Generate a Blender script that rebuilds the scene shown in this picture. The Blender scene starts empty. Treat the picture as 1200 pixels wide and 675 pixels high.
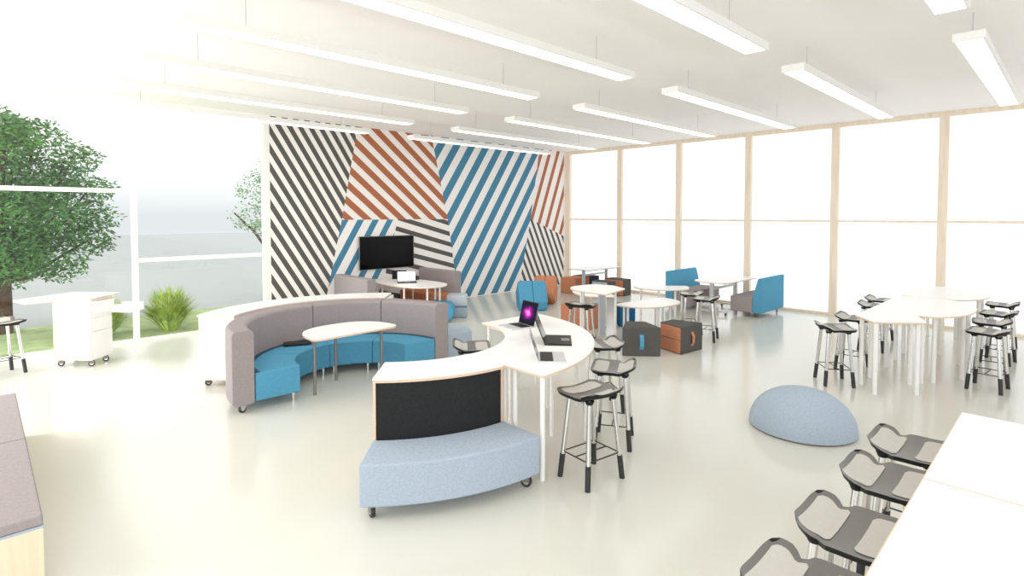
import bpy, math, random
from mathutils import Vector, Matrix
C = bpy.context.scene.collection
PI = math.pi
rnd = random.Random(7)

# ------------------------------------------------------------------ materials
def lin(c):
    def f(v):
        v /= 255.0
        return v / 12.92 if v <= 0.04045 else ((v + 0.055) / 1.055) ** 2.4
    return (f(c[0]), f(c[1]), f(c[2]), 1)

def new_mat(name):
    m = bpy.data.materials.new(name); m.use_nodes = True
    nt = m.node_tree
    return m, nt, nt.nodes['Principled BSDF']

def mat(name, rgb, rough=0.5, metal=0.0, spec=0.5, var=0.04, scale=30):
    m, nt, b = new_mat(name)
    b.inputs['Roughness'].default_value = rough
    b.inputs['Metallic'].default_value = metal
    b.inputs['Specular IOR Level'].default_value = spec
    n = nt.nodes.new('ShaderNodeTexNoise'); n.inputs['Scale'].default_value = scale
    tc = nt.nodes.new('ShaderNodeTexCoord'); nt.links.new(tc.outputs['Object'], n.inputs['Vector'])
    r = nt.nodes.new('ShaderNodeValToRGB')
    c = lin(rgb)
    r.color_ramp.elements[0].position = 0.3; r.color_ramp.elements[1].position = 0.7
    r.color_ramp.elements[0].color = tuple(min(1, v * (1 - var)) for v in c[:3]) + (1,)
    r.color_ramp.elements[1].color = tuple(min(1, v * (1 + var)) for v in c[:3]) + (1,)
    nt.links.new(n.outputs['Fac'], r.inputs['Fac']); nt.links.new(r.outputs['Color'], b.inputs['Base Color'])
    return m

def fabric(name, rgb, var=0.13):
    m, nt, b = new_mat(name)
    b.inputs['Roughness'].default_value = 0.95
    b.inputs['Specular IOR Level'].default_value = 0.15
    tc = nt.nodes.new('ShaderNodeTexCoord')
    col = None; facs = []
    for sc in ((260, 260, 40), (40, 40, 260), (120, 120, 120)):
        mp = nt.nodes.new('ShaderNodeMapping'); mp.inputs['Scale'].default_value = sc
        n = nt.nodes.new('ShaderNodeTexNoise'); n.inputs['Scale'].default_value = 1.0; n.inputs['Detail'].default_value = 1
        nt.links.new(tc.outputs['Object'], mp.inputs['Vector']); nt.links.new(mp.outputs['Vector'], n.inputs['Vector'])
        facs.append(n.outputs['Fac'])
    a = nt.nodes.new('ShaderNodeMath'); a.operation = 'ADD'
    nt.links.new(facs[0], a.inputs[0]); nt.links.new(facs[1], a.inputs[1])
    a2 = nt.nodes.new('ShaderNodeMath'); a2.operation = 'ADD'
    nt.links.new(a.outputs[0], a2.inputs[0]); nt.links.new(facs[2], a2.inputs[1])
    d = nt.nodes.new('ShaderNodeMath'); d.operation = 'DIVIDE'; d.inputs[1].default_value = 3
    nt.links.new(a2.outputs[0], d.inputs[0])
    r = nt.nodes.new('ShaderNodeValToRGB'); c = lin(rgb)
    r.color_ramp.elements[0].position = 0.36; r.color_ramp.elements[1].position = 0.64
    r.color_ramp.elements[0].color = tuple(min(1, v * (1 - var)) for v in c[:3]) + (1,)
    r.color_ramp.elements[1].color = tuple(min(1, v * (1 + var)) for v in c[:3]) + (1,)
    nt.links.new(d.outputs[0], r.inputs['Fac']); nt.links.new(r.outputs['Color'], b.inputs['Base Color'])
    bp = nt.nodes.new('ShaderNodeBump'); bp.inputs['Strength'].default_value = 0.15; bp.inputs['Distance'].default_value = 0.004
    nt.links.new(a.outputs[0], bp.inputs['Height']); nt.links.new(bp.outputs['Normal'], b.inputs['Normal'])
    return m

def wood(name, rgb, axis=(3, 3, 40)):
    m, nt, b = new_mat(name)
    b.inputs['Roughness'].default_value = 0.5
    tc = nt.nodes.new('ShaderNodeTexCoord'); mp = nt.nodes.new('ShaderNodeMapping'); mp.inputs['Scale'].default_value = axis
    n = nt.nodes.new('ShaderNodeTexNoise'); n.inputs['Scale'].default_value = 1; n.inputs['Detail'].default_value = 4
    nt.links.new(tc.outputs['Object'], mp.inputs['Vector']); nt.links.new(mp.outputs['Vector'], n.inputs['Vector'])
    r = nt.nodes.new('ShaderNodeValToRGB'); c = lin(rgb)
    r.color_ramp.elements[0].position = 0.3; r.color_ramp.elements[1].position = 0.7
    r.color_ramp.elements[0].color = tuple(v * 0.9 for v in c[:3]) + (1,)
    r.color_ramp.elements[1].color = tuple(min(1, v * 1.06) for v in c[:3]) + (1,)
    nt.links.new(n.outputs['Fac'], r.inputs['Fac']); nt.links.new(r.outputs['Color'], b.inputs['Base Color'])
    return m

def emit(name, rgb, s):
    m, nt, b = new_mat(name)
    b.inputs['Base Color'].default_value = lin(rgb)
    b.inputs['Emission Color'].default_value = lin(rgb)
    b.inputs['Emission Strength'].default_value = s
    return m

M = {}
M['white'] = mat('white_laminate', (246, 245, 243), 0.35, spec=0.4, var=0.01)
M['whitemetal'] = mat('white_metal', (240, 239, 236), 0.35, spec=0.5, var=0.01)
M['edge'] = wood('plywood_edge', (226, 196, 168), (40, 40, 200))
M['ply'] = wood('pale_plywood', (233, 212, 182), (30, 30, 2))
M['frame'] = wood('pale_wood_frame', (244, 226, 204), (12, 12, 1.2))
M['frameL'] = mat('white_window_frame', (250, 248, 240), 0.5, var=0.01)
M['wall'] = mat('white_paint', (244, 240, 236), 0.75, spec=0.2, var=0.01)
M['ceil'] = mat('ceiling_paint', (247, 243, 240), 0.85, spec=0.1, var=0.008, scale=2)
M['charcoal'] = mat('charcoal_paint', (84, 82, 79), 0.7, spec=0.2, var=0.02)
M['rustpaint'] = mat('rust_paint', (172, 100, 70), 0.7, spec=0.2, var=0.02)
M['bluepaint'] = mat('blue_paint', (66, 126, 158), 0.7, spec=0.2, var=0.02)
M['purple'] = fabric('mauve_grey_fabric', (150, 141, 142))
M['blue'] = fabric('blue_fabric', (80, 150, 186))
M['deepblue'] = fabric('deep_blue_fabric', (28, 92, 138))
M['pale'] = fabric('pale_blue_fabric', (162, 176, 192))
M['pale2'] = fabric('pale_grey_blue_fabric', (186, 194, 204))
M['rust'] = fabric('rust_fabric', (198, 128, 94))
M['dark'] = fabric('dark_grey_fabric', (82, 80, 78))
M['navy'] = fabric('dark_navy_fabric', (52, 60, 72))
M['blackfab'] = fabric('black_felt', (36, 37, 38), 0.25)
M['black'] = mat('black_plastic', (20, 20, 21), 0.5, spec=0.2, var=0.05)
M['blackgloss'] = mat('black_gloss', (4, 4, 5), 0.15, spec=0.1, var=0.02)
M['rubber'] = mat('black_rubber', (34, 34, 35), 0.6, var=0.03)
M['seat'] = mat('seat_dark_grey', (98, 95, 92), 0.4, var=0.03)
M['pad'] = mat('seat_pale_grey', (186, 184, 177), 0.5, var=0.03)
M['chrome'] = mat('satin_chrome', (215, 214, 212), 0.18, 1.0, var=0.02)
M['steel'] = mat('grey_metal', (128, 126, 124), 0.4, 0.5, var=0.02)
M['silver'] = mat('silver_plastic', (205, 206, 208), 0.35, 0.3, var=0.02)
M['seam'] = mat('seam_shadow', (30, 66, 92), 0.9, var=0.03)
M['seamrust'] = mat('seam_rust', (92, 48, 32), 0.9, var=0.03)
M['seampale'] = mat('seam_pale', (90, 110, 140), 0.9, var=0.03)
M['diffuser'] = emit('lamp_diffuser', (255, 254, 250), 2.6)
M['lampbody'] = mat('lamp_body', (240, 238, 234), 0.5, var=0.01)
M['wire'] = mat('steel_wire', (190, 188, 185), 0.4, 0.4, var=0.01)
M['leaf'] = mat('tree_leaf', (84, 130, 64), 0.7, spec=0.2, var=0.4, scale=1.5)
M['leaf2'] = mat('tree_leaf_pale', (138, 168, 126), 0.7, spec=0.2, var=0.3, scale=1.5)
M['bark'] = mat('bark', (86, 64, 50), 0.9, spec=0.1, var=0.3, scale=8)
M['blade'] = mat('grass_blade', (172, 196, 84), 0.7, spec=0.2, var=0.4, scale=9)
M['lawn'] = mat('lawn_grass', (160, 178, 124), 0.95, spec=0.05, var=0.22, scale=3)
M['terrace'] = mat('pale_terrace', (166, 170, 168), 0.9, spec=0.05, var=0.02, scale=1)
M['glare_white'] = mat('glare_white_ground', (250, 251, 252), 0.9, spec=0.05, var=0.01, scale=1)  # pale ground whitened so its colour holds the overexposed glare
M['white_screen'] = emit('white_screen', (240, 245, 252), 0.9)

def glass_mat():
    m = bpy.data.materials.new('window_glass'); m.use_nodes = True
    nt = m.node_tree; nt.nodes.clear()
    o = nt.nodes.new('ShaderNodeOutputMaterial'); mx = nt.nodes.new('ShaderNodeMixShader')
    t = nt.nodes.new('ShaderNodeBsdfTransparent'); g = nt.nodes.new('ShaderNodeBsdfGlossy')
    g.inputs['Roughness'].default_value = 0.02; mx.inputs[0].default_value = 0.025
    t.inputs['Color'].default_value = (0.98, 0.99, 0.99, 1)
    nt.links.new(t.outputs[0], mx.inputs[1]); nt.links.new(g.outputs[0], mx.inputs[2]); nt.links.new(mx.outputs[0], o.inputs[0])
    return m
M['glass'] = glass_mat()

def floor_mat():
    m, nt, b = new_mat('epoxy_floor')
    tc = nt.nodes.new('ShaderNodeTexCoord')
    n = nt.nodes.new('ShaderNodeTexNoise'); n.inputs['Scale'].default_value = 0.6; n.inputs['Detail'].default_value = 2
    nt.links.new(tc.outputs['Object'], n.inputs['Vector'])
    r = nt.nodes.new('ShaderNodeValToRGB')
    r.color_ramp.elements[0].color = lin((205, 205, 195)); r.color_ramp.elements[1].color = lin((213, 213, 203))
    nt.links.new(n.outputs['Fac'], r.inputs['Fac']); nt.links.new(r.outputs['Color'], b.inputs['Base Color'])
    b.inputs['Roughness'].default_value = 0.16
    b.inputs['Specular IOR Level'].default_value = 0.5
    mp = nt.nodes.new('ShaderNodeMapping'); mp.inputs['Scale'].default_value = (9, 24, 1)
    w = nt.nodes.new('ShaderNodeTexNoise'); w.inputs['Scale'].default_value = 1; w.inputs['Detail'].default_value = 1
    nt.links.new(tc.outputs['Object'], mp.inputs['Vector']); nt.links.new(mp.outputs['Vector'], w.inputs['Vector'])
    bp = nt.nodes.new('ShaderNodeBump'); bp.inputs['Strength'].default_value = 0.06; bp.inputs['Distance'].default_value = 0.01
    nt.links.new(w.outputs['Fac'], bp.inputs['Height']); nt.links.new(bp.outputs['Normal'], b.inputs['Normal'])
    return m
M['floor'] = floor_mat()

def screen_mat():
    m, nt, b = new_mat('magenta_nebula_screen')
    tc = nt.nodes.new('ShaderNodeTexCoord')
    mp = nt.nodes.new('ShaderNodeMapping'); mp.inputs['Location'].default_value = (-0.5, -0.5, -0.5)
    nt.links.new(tc.outputs['Generated'], mp.inputs['Vector'])
    g = nt.nodes.new('ShaderNodeVectorMath'); g.operation = 'LENGTH'
    mp2 = nt.nodes.new('ShaderNodeMapping'); mp2.inputs['Scale'].default_value = (1.5, 1.5, 1.1)
    nt.links.new(mp.outputs['Vector'], mp2.inputs['Vector'])
    n = nt.nodes.new('ShaderNodeTexNoise'); n.inputs['Scale'].default_value = 3
    nt.links.new(tc.outputs['Generated'], n.inputs['Vector'])
    nt.links.new(mp2.outputs['Vector'], g.inputs[0])
    a = nt.nodes.new('ShaderNodeMath'); a.operation = 'MULTIPLY_ADD'; a.inputs[1].default_value = 0.5
    nt.links.new(n.outputs['Fac'], a.inputs[0]); nt.links.new(g.outputs['Value'], a.inputs[2])
    r = nt.nodes.new('ShaderNodeValToRGB')
    e = r.color_ramp.elements
    e[0].position = 0.25; e[0].color = lin((255, 150, 235))
    e[1].position = 1.0; e[1].color = lin((8, 5, 20))
    x = e.new(0.5); x.color = lin((214, 20, 160))
    x = e.new(0.75); x.color = lin((60, 12, 90))
    nt.links.new(a.outputs[0], r.inputs['Fac'])
    nt.links.new(r.outputs['Color'], b.inputs['Emission Color']); b.inputs['Emission Strength'].default_value = 1.0
    b.inputs['Base Color'].default_value = (0.002, 0.002, 0.002, 1); b.inputs['Specular IOR Level'].default_value = 0.05
    return m
M['nebula'] = screen_mat()

# ------------------------------------------------------------------ mesh builder
class MB:
    def __init__(s): s.v = []; s.f = []; s.m = []
    def add(s, vs, fs, mi=0):
        o = len(s.v); s.v += [tuple(v) for v in vs]
        s.f += [tuple(i + o for i in f) for f in fs]; s.m += [mi] * len(fs); return s
    def box(s, x0, x1, y0, y1, z0, z1, mi=0):
        v = [(x0, y0, z0), (x1, y0, z0), (x1, y1, z0), (x0, y1, z0), (x0, y0, z1), (x1, y0, z1), (x1, y1, z1), (x0, y1, z1)]
        return s.add(v, [(0, 3, 2, 1), (4, 5, 6, 7), (0, 1, 5, 4), (1, 2, 6, 5), (2, 3, 7, 6), (3, 0, 4, 7)], mi)
    def prism(s, poly, z0, z1, mi=0):
        a = sum(poly[i][0] * poly[(i + 1) % len(poly)][1] - poly[(i + 1) % len(poly)][0] * poly[i][1] for i in range(len(poly)))
        if a < 0: poly = poly[::-1]
        n = len(poly)
        v = [(p[0], p[1], z0) for p in poly] + [(p[0], p[1], z1) for p in poly]
        f = [tuple(range(n - 1, -1, -1)), tuple(range(n, 2 * n))] + [(i, (i + 1) % n, n + (i + 1) % n, n + i) for i in range(n)]
        return s.add(v, f, mi)
    def ring(s, c, r0, r1, a0, a1, z0, z1, n=16, mi=0):
        A = [math.radians(a0 + (a1 - a0) * i / n) for i in range(n + 1)]
        v = []
        for a in A:
            for r, z in ((r0, z0), (r1, z0), (r1, z1), (r0, z1)):
                v.append((c[0] + r * math.cos(a), c[1] + r * math.sin(a), z))
        f = [(0, 1, 2, 3), tuple(4 * n + k for k in (3, 2, 1, 0))]
        for i in range(n):
            o = 4 * i
            for k in range(4):
                k2 = (k + 1) % 4
                f.append((o + k, o + 4 + k, o + 4 + k2, o + k2))
        return s.add(v, f, mi)
    def cyl(s, p, q, r0, r1=None, n=14, mi=0):
        r1 = r0 if r1 is None else r1
        p = Vector(p); q = Vector(q); d = (q - p).normalized()
        u = d.cross(Vector((0, 0, 1)) if abs(d.z) < 0.9 else Vector((1, 0, 0))).normalized(); w = d.cross(u)
        v = []
        for k in range(n):
            a = 2 * PI * k / n; e = u * math.cos(a) + w * math.sin(a)
            v.append(p + e * r0)
        for k in range(n):
            a = 2 * PI * k / n; e = u * math.cos(a) + w * math.sin(a)
            v.append(q + e * r1)
        f = [tuple(range(n - 1, -1, -1)), tuple(range(n, 2 * n))] + [(i, (i + 1) % n, n + (i + 1) % n, n + i) for i in range(n)]
        return s.add(v, f, mi)
    def tube(s, pts, r, n=10, mi=0):
        for a, b in zip(pts[:-1], pts[1:]): s.cyl(a, b, r, n=n, mi=mi)
        return s
    def xf(s, mtx):
        s.v = [tuple(mtx @ Vector(v)) for v in s.v]; return s

def obj(name, mb, mats, parent=None, bevel=0, seg=3, smooth=False, off=(0, 0, 0), recalc=True):
    me = bpy.data.meshes.new(name)
    me.from_pydata([(v[0] - off[0], v[1] - off[1], v[2] - off[2]) for v in mb.v], [], mb.f)
    if not isinstance(mats, (list, tuple)): mats = [mats]
    for m in mats: me.materials.append(m)
    me.polygons.foreach_set('material_index', mb.m)
    if recalc:
        import bmesh
        bm = bmesh.new(); bm.from_mesh(me); bmesh.ops.recalc_face_normals(bm, faces=bm.faces); bm.to_mesh(me); bm.free()
    if smooth or bevel:
        me.polygons.foreach_set('use_smooth', [True] * len(me.polygons))
        try: me.set_sharp_from_angle(angle=math.radians(32 if not bevel else 40))
        except Exception: pass
    o = bpy.data.objects.new(name, me); C.objects.link(o)
    if parent: o.parent = parent
    if bevel:
        b = o.modifiers.new('soft_edges', 'BEVEL'); b.width = bevel; b.segments = seg; b.limit_method = 'ANGLE'; b.angle_limit = math.radians(35)
        b.harden_normals = False
        me.set_sharp_from_angle(angle=math.radians(180))
        w = o.modifiers.new('shading', 'WEIGHTED_NORMAL'); w.keep_sharp = False
    return o

def tag(o, label, cat, group=None):
    o['label'] = label; o['category'] = cat
    if group: o['group'] = group
    return o
def thing(name, label, cat, loc=(0, 0, 0), rz=0, group=None):
    o = bpy.data.objects.new(name, None); C.objects.link(o)
    o.empty_display_size = 0.1
    o.location = loc; o.rotation_euler = (0, 0, rz)
    return tag(o, label, cat, group)
def struct(name, mb, m, parent=None, **k):
    o = obj(name, mb, m, parent, **k)
    o['kind'] = 'structure'
    return o
def dup(root, loc, rz, label, group=None):
    r = root.copy(); C.objects.link(r); r.location = loc; r.rotation_euler = (0, 0, rz)
    r['label'] = label
    if group: r['group'] = group
    for ch in list(root.children):
        c = ch.copy(); C.objects.link(c); c.parent = r
        for g in list(ch.children):
            d = g.copy(); C.objects.link(d); d.parent = c
    return r

# ------------------------------------------------------------------ room dimensions
WY, WX, CZ = 11.25, 13.52, 4.19
XL, YB = -3.2, -3.2

# ------------------------------------------------------------------ camera
cam = bpy.data.cameras.new('camera'); co = bpy.data.objects.new('camera', cam); C.objects.link(co)
cam.sensor_width = 36; cam.sensor_fit = 'HORIZONTAL'
cam.lens = 644.53 / 1200 * 36
cam.shift_x = (600 - 590.58) / 1200; cam.shift_y = -(337.5 - 274.37) / 1200
co.location = (0, 0, 2.2)
co.rotation_euler = (math.radians(90 - 1.965), 0, math.radians(-43.805))
bpy.context.scene.camera = co

# ------------------------------------------------------------------ shell
struct('floor', MB().box(XL, WX + 0.02, YB, WY + 0.12, -0.12, 0), M['floor'])
struct('ceiling', MB().box(XL, WX + 0.1, YB, WY + 0.12, CZ, CZ + 0.2), M['ceil'])

# mural wall: stripes clipped to their regions, in (x, z) on the wall
def clip(poly, a, b, c):            # keep a*x + b*z <= c
    out = []
    for i in range(len(poly)):
        p, q = poly[i], poly[(i + 1) % len(poly)]
        dp, dq = a * p[0] + b * p[1] - c, a * q[0] + b * q[1] - c
        if dp <= 0: out.append(p)
        if dp * dq < 0:
            t = dp / (dp - dq); out.append((p[0] + t * (q[0] - p[0]), p[1] + t * (q[1] - p[1])))
    return out
wall = MB().box(4.19, WX, WY, WY + 0.12, 0, CZ)
def stripes(region, a, b, t0, period, width, mi):
    ts = [a * p[0] + b * p[1] for p in region]
    k0 = int(math.floor((min(ts) - t0) / period)) - 1; k1 = int(math.ceil((max(ts) - t0) / period)) + 1
    for k in range(k0, k1 + 1):
        lo = t0 + k * period
        p = clip(clip(region, a, b, lo + width), -a, -b, -lo)
        if len(p) >= 3:
            ar = sum(p[i][0] * p[(i + 1) % len(p)][1] - p[(i + 1) % len(p)][0] * p[i][1] for i in range(len(p))) / 2
            if abs(ar) < 1e-5: continue
            wall.add([(x, WY - 0.002, z) for x, z in p], [tuple(range(len(p)))], mi)
x0m, x1m = 4.275, 13.41
A1, A2, A3 = (6.235, 4.19), (5.828, 2.1), (5.355, 0.02)
B1, B2_, B3 = (8.27, 4.19), (8.78, 2.1), (9.13, 0.02)
C1, C2, C3 = (12.27, 4.19), (11.884, 2.08), (11.38, 0.02)
D1, D2 = (7.27, 2.1), (6.7, 0.02)
E2 = (13.41, 1.54)
stripes([(x0m, 4.19), A1, A2, A3, (x0m, 0.02)], 1, 1 / 1.60, 4.287 + 4.19 / 1.60, 0.2345, 0.122, 1)
stripes([A1, B1, B2_, A2], 0.813, 1, 8.21 - 0.19, 0.375, 0.19, 2)
stripes([B1, C1, C2, C3, B3, B2_], 1, -1 / 1.5, 8.579 - 4.19 / 1.5, 0.4975, 0.25, 3)
stripes([A2, D1, D2, A3], 1, -1 / 1.67, 5.825 - 2.1 / 1.67, 0.385, 0.168, 3)
stripes([D1, B2_, B3, D2], 0.27, 1, 4.43 - 0.115, 0.268, 0.115, 1)
stripes([C1, (x1m, 4.19), E2, C2], 1, -1 / 2.53, 12.695 - 4.19 / 2.53, 0.372, 0.14, 2)
stripes([C2, E2, (x1m, 0.02), C3], 1, 1 / 1.98, 12.91, 0.232, 0.105, 1)
o = struct('wall_back', wall, [M['wall'], M['charcoal'], M['rustpaint'], M['bluepaint']], recalc=False)

# windows in the mural plane (towards the lawn)
def window_y(name, xa, xb, sill, lights, fw, m):
    w = MB()
    w.box(xa, xb, WY + 0.01, WY + 0.09, 0, 0.045); w.box(xa, xb, WY + 0.01, WY + 0.09, CZ - 0.05, CZ)
    w.box(xb - fw, xb, WY, WY + 0.1, 0.045, CZ - 0.05)
    if name == 'window_1': w.box(xa, xa + fw, WY, WY + 0.1, 0.045, CZ - 0.05)
    w.box(xa + (fw if name == 'window_1' else 0), xb - fw, WY + 0.02, WY + 0.08, sill, sill + 0.07)
    o = struct(name, w, m)
    for z0, z1 in ((0.045, sill), (sill + 0.07, CZ - 0.05)):
        struct('pane', MB().box(xa + (fw if name == 'window_1' else 0), xb - fw, WY + 0.046, WY + 0.052, z0, z1), M['glass'], o)
window_y('window_1', -3.2, 2.01, 2.58, 2, 0.08, M['frameL'])
window_y('window_2', 2.01, 4.19, 1.38, 2, 0.05, M['frameL'])
# windows along the far side, wood framed, from the corner toward the viewer
edges = [WY, 9.24, 7.38, 5.55, 3.68, 1.82, -0.04, -1.9, YB]
for i in range(len(edges) - 1):
    ya, yb = edges[i + 1], edges[i]
    w = MB()
    top = CZ
    if i == 0: w.box(WX - 0.02, WX + 0.08, yb - 0.16, yb, 0, top)
    y1 = yb - 0.16 if i == 0 else yb - 0.075
    y0 = ya + 0.075
    w.box(WX - 0.02, WX + 0.08, ya, ya + 0.075, 0, top)
    if i: w.box(WX - 0.02, WX + 0.08, yb - 0.075, yb, 0, top)
    w.box(WX - 0.01, WX + 0.07, y0, y1, 0, 0.055); w.box(WX - 0.03, WX + 0.08, y0, y1, CZ - 0.09, CZ)
    w.box(WX, WX + 0.06, y0, y1, 2.05, 2.095)
    o = struct('window_%d' % (i + 3), w, M['frame'])
    for z0, z1 in ((0.055, 2.05), (2.095, CZ - 0.09)):
        struct('pane', MB().box(WX + 0.03, WX + 0.036, y0, y1, z0, z1), M['glass'], o)

# outside
struct('lawn', MB().box(-9, 12.5, WY + 0.13, 14.35, -0.2, -0.03), M['lawn'])
struct('ground_outside', MB().prism([(-60, 14.35), (12.5, 14.35), (12.5, 11.38), (13.64, 11.38), (90, 75), (-60, 75)], -0.2, -0.045), M['terrace'])
struct('ground_outside_glare', MB().prism([(WX + 0.12, -60), (90, -60), (90, 75), (WX + 0.12, 11.38)], -0.2, -0.05), M['glare_white'])  # outdoor ground with the window overexposure put into its white colour

# ------------------------------------------------------------------ ceiling lights
def make_light(loc, label):
    t = thing('ceiling_light', label, 'ceiling light', loc, 0, 'linear pendant lights under the ceiling')
    L, W = 4.33, 0.235
    h = MB().box(-L / 2, L / 2, -W / 2, W / 2, 0.012, 0.075)
    h.box(-L / 2, L / 2, -W / 2, -W / 2 + 0.02, 0, 0.012).box(-L / 2, L / 2, W / 2 - 0.02, W / 2, 0, 0.012)
    h.box(-L / 2, -L / 2 + 0.025, -W / 2 + 0.02, W / 2 - 0.02, 0, 0.012).box(L / 2 - 0.025, L / 2, -W / 2 + 0.02, W / 2 - 0.02, 0, 0.012)
    obj('housing', h, M['lampbody'], t)
    obj('diffuser', MB().box(-L / 2 + 0.025, L / 2 - 0.025, -W / 2 + 0.02, W / 2 - 0.02, 0.003, 0.012), M['diffuser'], t)
    for x in (-L / 2 + 0.55, L / 2 - 0.55):
        w = MB().cyl((x, 0.03, 0.075), (x, 0.03, CZ - 3.8), 0.004, n=6).cyl((x, 0.03, 0.075), (x, 0.03, 0.1), 0.014, n=8)
        obj('suspension_wire', w, M['wire'], t)
    return t
rows = [0.73, 2.23, 3.73, 5.23, 6.72, 8.2, 9.68]
ordw = ['nearest the camera', 'second from the camera', 'third from the camera', 'fourth from the camera', 'third from the mural', 'second from the mural', 'closest to the striped mural']
l0 = None
for cx, side in ((3.42, 'on the lawn-window side'), (8.74, 'on the wood-framed-window side')):
    for y, w in zip(rows, ordw):
        lab = 'linear pendant light %s, %s' % (side, w)
        if l0 is None: l0 = make_light((cx, y, 3.8), lab)
        else: dup(l0, (cx, y, 3.8), 0, lab)

# ------------------------------------------------------------------ shared parts
def caster(parent, x, y, h=0.1, r=0.042, rz=0.0, m='black'):
    """fork mesh with a wheel under it"""
    f = MB().cyl((0, 0, h - 0.012), (0, 0, h), 0.028, n=12)
    f.box(-0.03, 0.03, -0.019, -0.015, r * 0.9, h - 0.01).box(-0.03, 0.03, 0.015, 0.019, r * 0.9, h - 0.01)
    f.box(-0.03, 0.03, -0.019, 0.019, h - 0.022, h - 0.01)
    mt = Matrix.Translation((x, y, 0)) @ Matrix.Rotation(rz, 4, 'Z')
    fo = obj('caster', f.xf(mt), M['chrome'] if m == 'chrome' else M['steel'], parent)
    w = MB().cyl((0, -0.014, r), (0, 0.014, r), r, n=20).cyl((0, -0.016, r), (0, 0.016, r), r * 0.55, n=16, mi=1)
    obj('wheel', w.xf(mt), [M['rubber'], M['chrome']], fo, smooth=True)

def post(parent, x, y, z1, r=0.022, m='whitemetal', name='leg', z0=0):
    b = MB().cyl((x, y, z0), (x, y, z1), r)
    return obj(name, b, M[m], parent, smooth=True)

def rot2(p, a): return (p[0] * math.cos(a) - p[1] * math.sin(a), p[0] * math.sin(a) + p[1] * math.cos(a))

# ------------------------------------------------------------------ stools
SW, SD, SZ = 0.245, 0.215, 0.715
def seat_w(t):
    w = SW * (1 - 0.17 * math.exp(-((t - 0.42) / 0.13) ** 2))
    w *= 1 - 0.12 * max(0, t - 0.4)
    e = max(0.0, 1 - abs(t) ** 6)
    return w * (0.72 + 0.28 * e ** 0.5)
def seat_z(s, t):
    z = SZ + 0.022 * s * s
    z += 0.05 * max(0, (t - 0.15) / 0.85) ** 1.6
    z += 0.012 * max(0, (-t - 0.3) / 0.7) ** 2
    z -= 0.02 * math.exp(-((t - 0.42) / 0.16) ** 2) * s * s
    return z
def make_stool():
    t = thing('bar_stool', '', 'stool')
    N = 18
    b = MB(); top = []; bot = []
    for j in range(N + 1):
        tt = -1 + 2 * j / N
        for i in range(N + 1):
            ss = -1 + 2 * i / N
            r = 1.0
            y = SD * tt * (1 - 0.10 * ss ** 4 * (1 if tt > 0 else 0.4))
            top.append((seat_w(tt) * ss, y, seat_z(ss, tt)))
            bot.append((seat_w(tt) * ss * 0.95, y * 0.95, seat_z(ss, tt) - 0.03))
    K = (N + 1) ** 2; v = top + bot; fs = []; ms = []
    def idx(i, j): return j * (N + 1) + i
    for j in range(N):
        for i in range(N):
            q = (idx(i, j), idx(i + 1, j), idx(i + 1, j + 1), idx(i, j + 1))
            fs.append(q); ms.append(0)
            fs.append(tuple(K + k for k in q[::-1])); ms.append(1)
    for k in range(N):
        for a, c in (((k, 0), (k + 1, 0)), ((N, k), (N, k + 1)), ((k + 1, N), (k, N)), ((0, k + 1), (0, k))):
            p, q = idx(*a), idx(*c)
            fs.append((q, p, K + p, K + q)); ms.append(1)
    b.v = v; b.f = fs; b.m = ms
    obj('seat', b, [M['seat'], M['black']], t, smooth=True)
    for lo, hi in ((-0.86, -0.24), (0.2, 0.86)):
        p = MB(); n, k = 14, 10; vv = []
        for j in range(k + 1):
            u = j / k; tt = lo + (hi - lo) * u
            e = (1 - abs(2 * u - 1) ** 3.5) ** 0.5
            for i in range(n + 1):
                ss = (-1 + 2 * i / n) * (0.66 + 0.14 * e) * (1 if lo < 0 else 1.0)
                vv.append((seat_w(tt) * ss, SD * tt, seat_z(ss, tt) + 0.004))
        p.add(vv, [(j * (n + 1) + i, j * (n + 1) + i + 1, (j + 1) * (n + 1) + i + 1, (j + 1) * (n + 1) + i) for j in range(k) for i in range(n)])
        obj('seat_pad', p, M['pad'], t, smooth=True)['label'] = 'pale grey seat pad'
    feet = []
    for sx in (-1, 1):
        for sy in (-1, 1):
            a = Vector((sx * 0.135, sy * 0.115, 0.705)); f = Vector((sx * 0.2, sy * 0.165, 0))
            m = a + (f - a) * 0.72
            lg = obj('leg', MB().cyl(m, a, 0.0205), M['chrome'], t, smooth=True)
            obj('leg_tip', MB().cyl(f, m, 0.0225, 0.0235), M['rubber'], lg, smooth=True)
            obj('leg_bracket', MB().cyl(a - Vector((0, 0, 0.03)), a + Vector((0, 0, 0.0)), 0.028, 0.04), M['black'], lg, smooth=True)
            feet.append((sx, sy, a + (f - a) * 0.69))
    q = {(x, y): p for x, y, p in feet}
    fr = MB().tube([q[(-1, -1)], q[(1, -1)]], 0.006, 8).tube([q[(-1, 1)], q[(1, 1)]], 0.006, 8).tube([(q[(-1, -1)] + q[(-1, 1)]) / 2, (q[(1, -1)] + q[(1, 1)]) / 2], 0.006, 8)
    fr.tube([q[(-1, -1)], q[(-1, 1)]], 0.006, 8).tube([q[(1, -1)], q[(1, 1)]], 0.006, 8)
    obj('footrest', fr, M['rubber'], t)
    return t
stool0 = None
def stool(x, y, front, label, group):
    """front: direction (dx, dy) the sitter would face"""
    global stool0
    rz = math.atan2(front[1], front[0]) + PI / 2
    if stool0 is None:
        stool0 = make_stool(); stool0.location = (x, y, 0); stool0.rotation_euler = (0, 0, rz); stool0['label'] = label; stool0['group'] = group
        return stool0
    return dup(stool0, (x, y, 0), rz, label, group)
G1 = 'stools around the curved laptop tables'
CT = (3.30, 4.97)
stool(3.68, 2.78, (0.14, 1), 'dark saddle-seat stool in front of the curved laptop table, beside the pale blue bench', G1)
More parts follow.
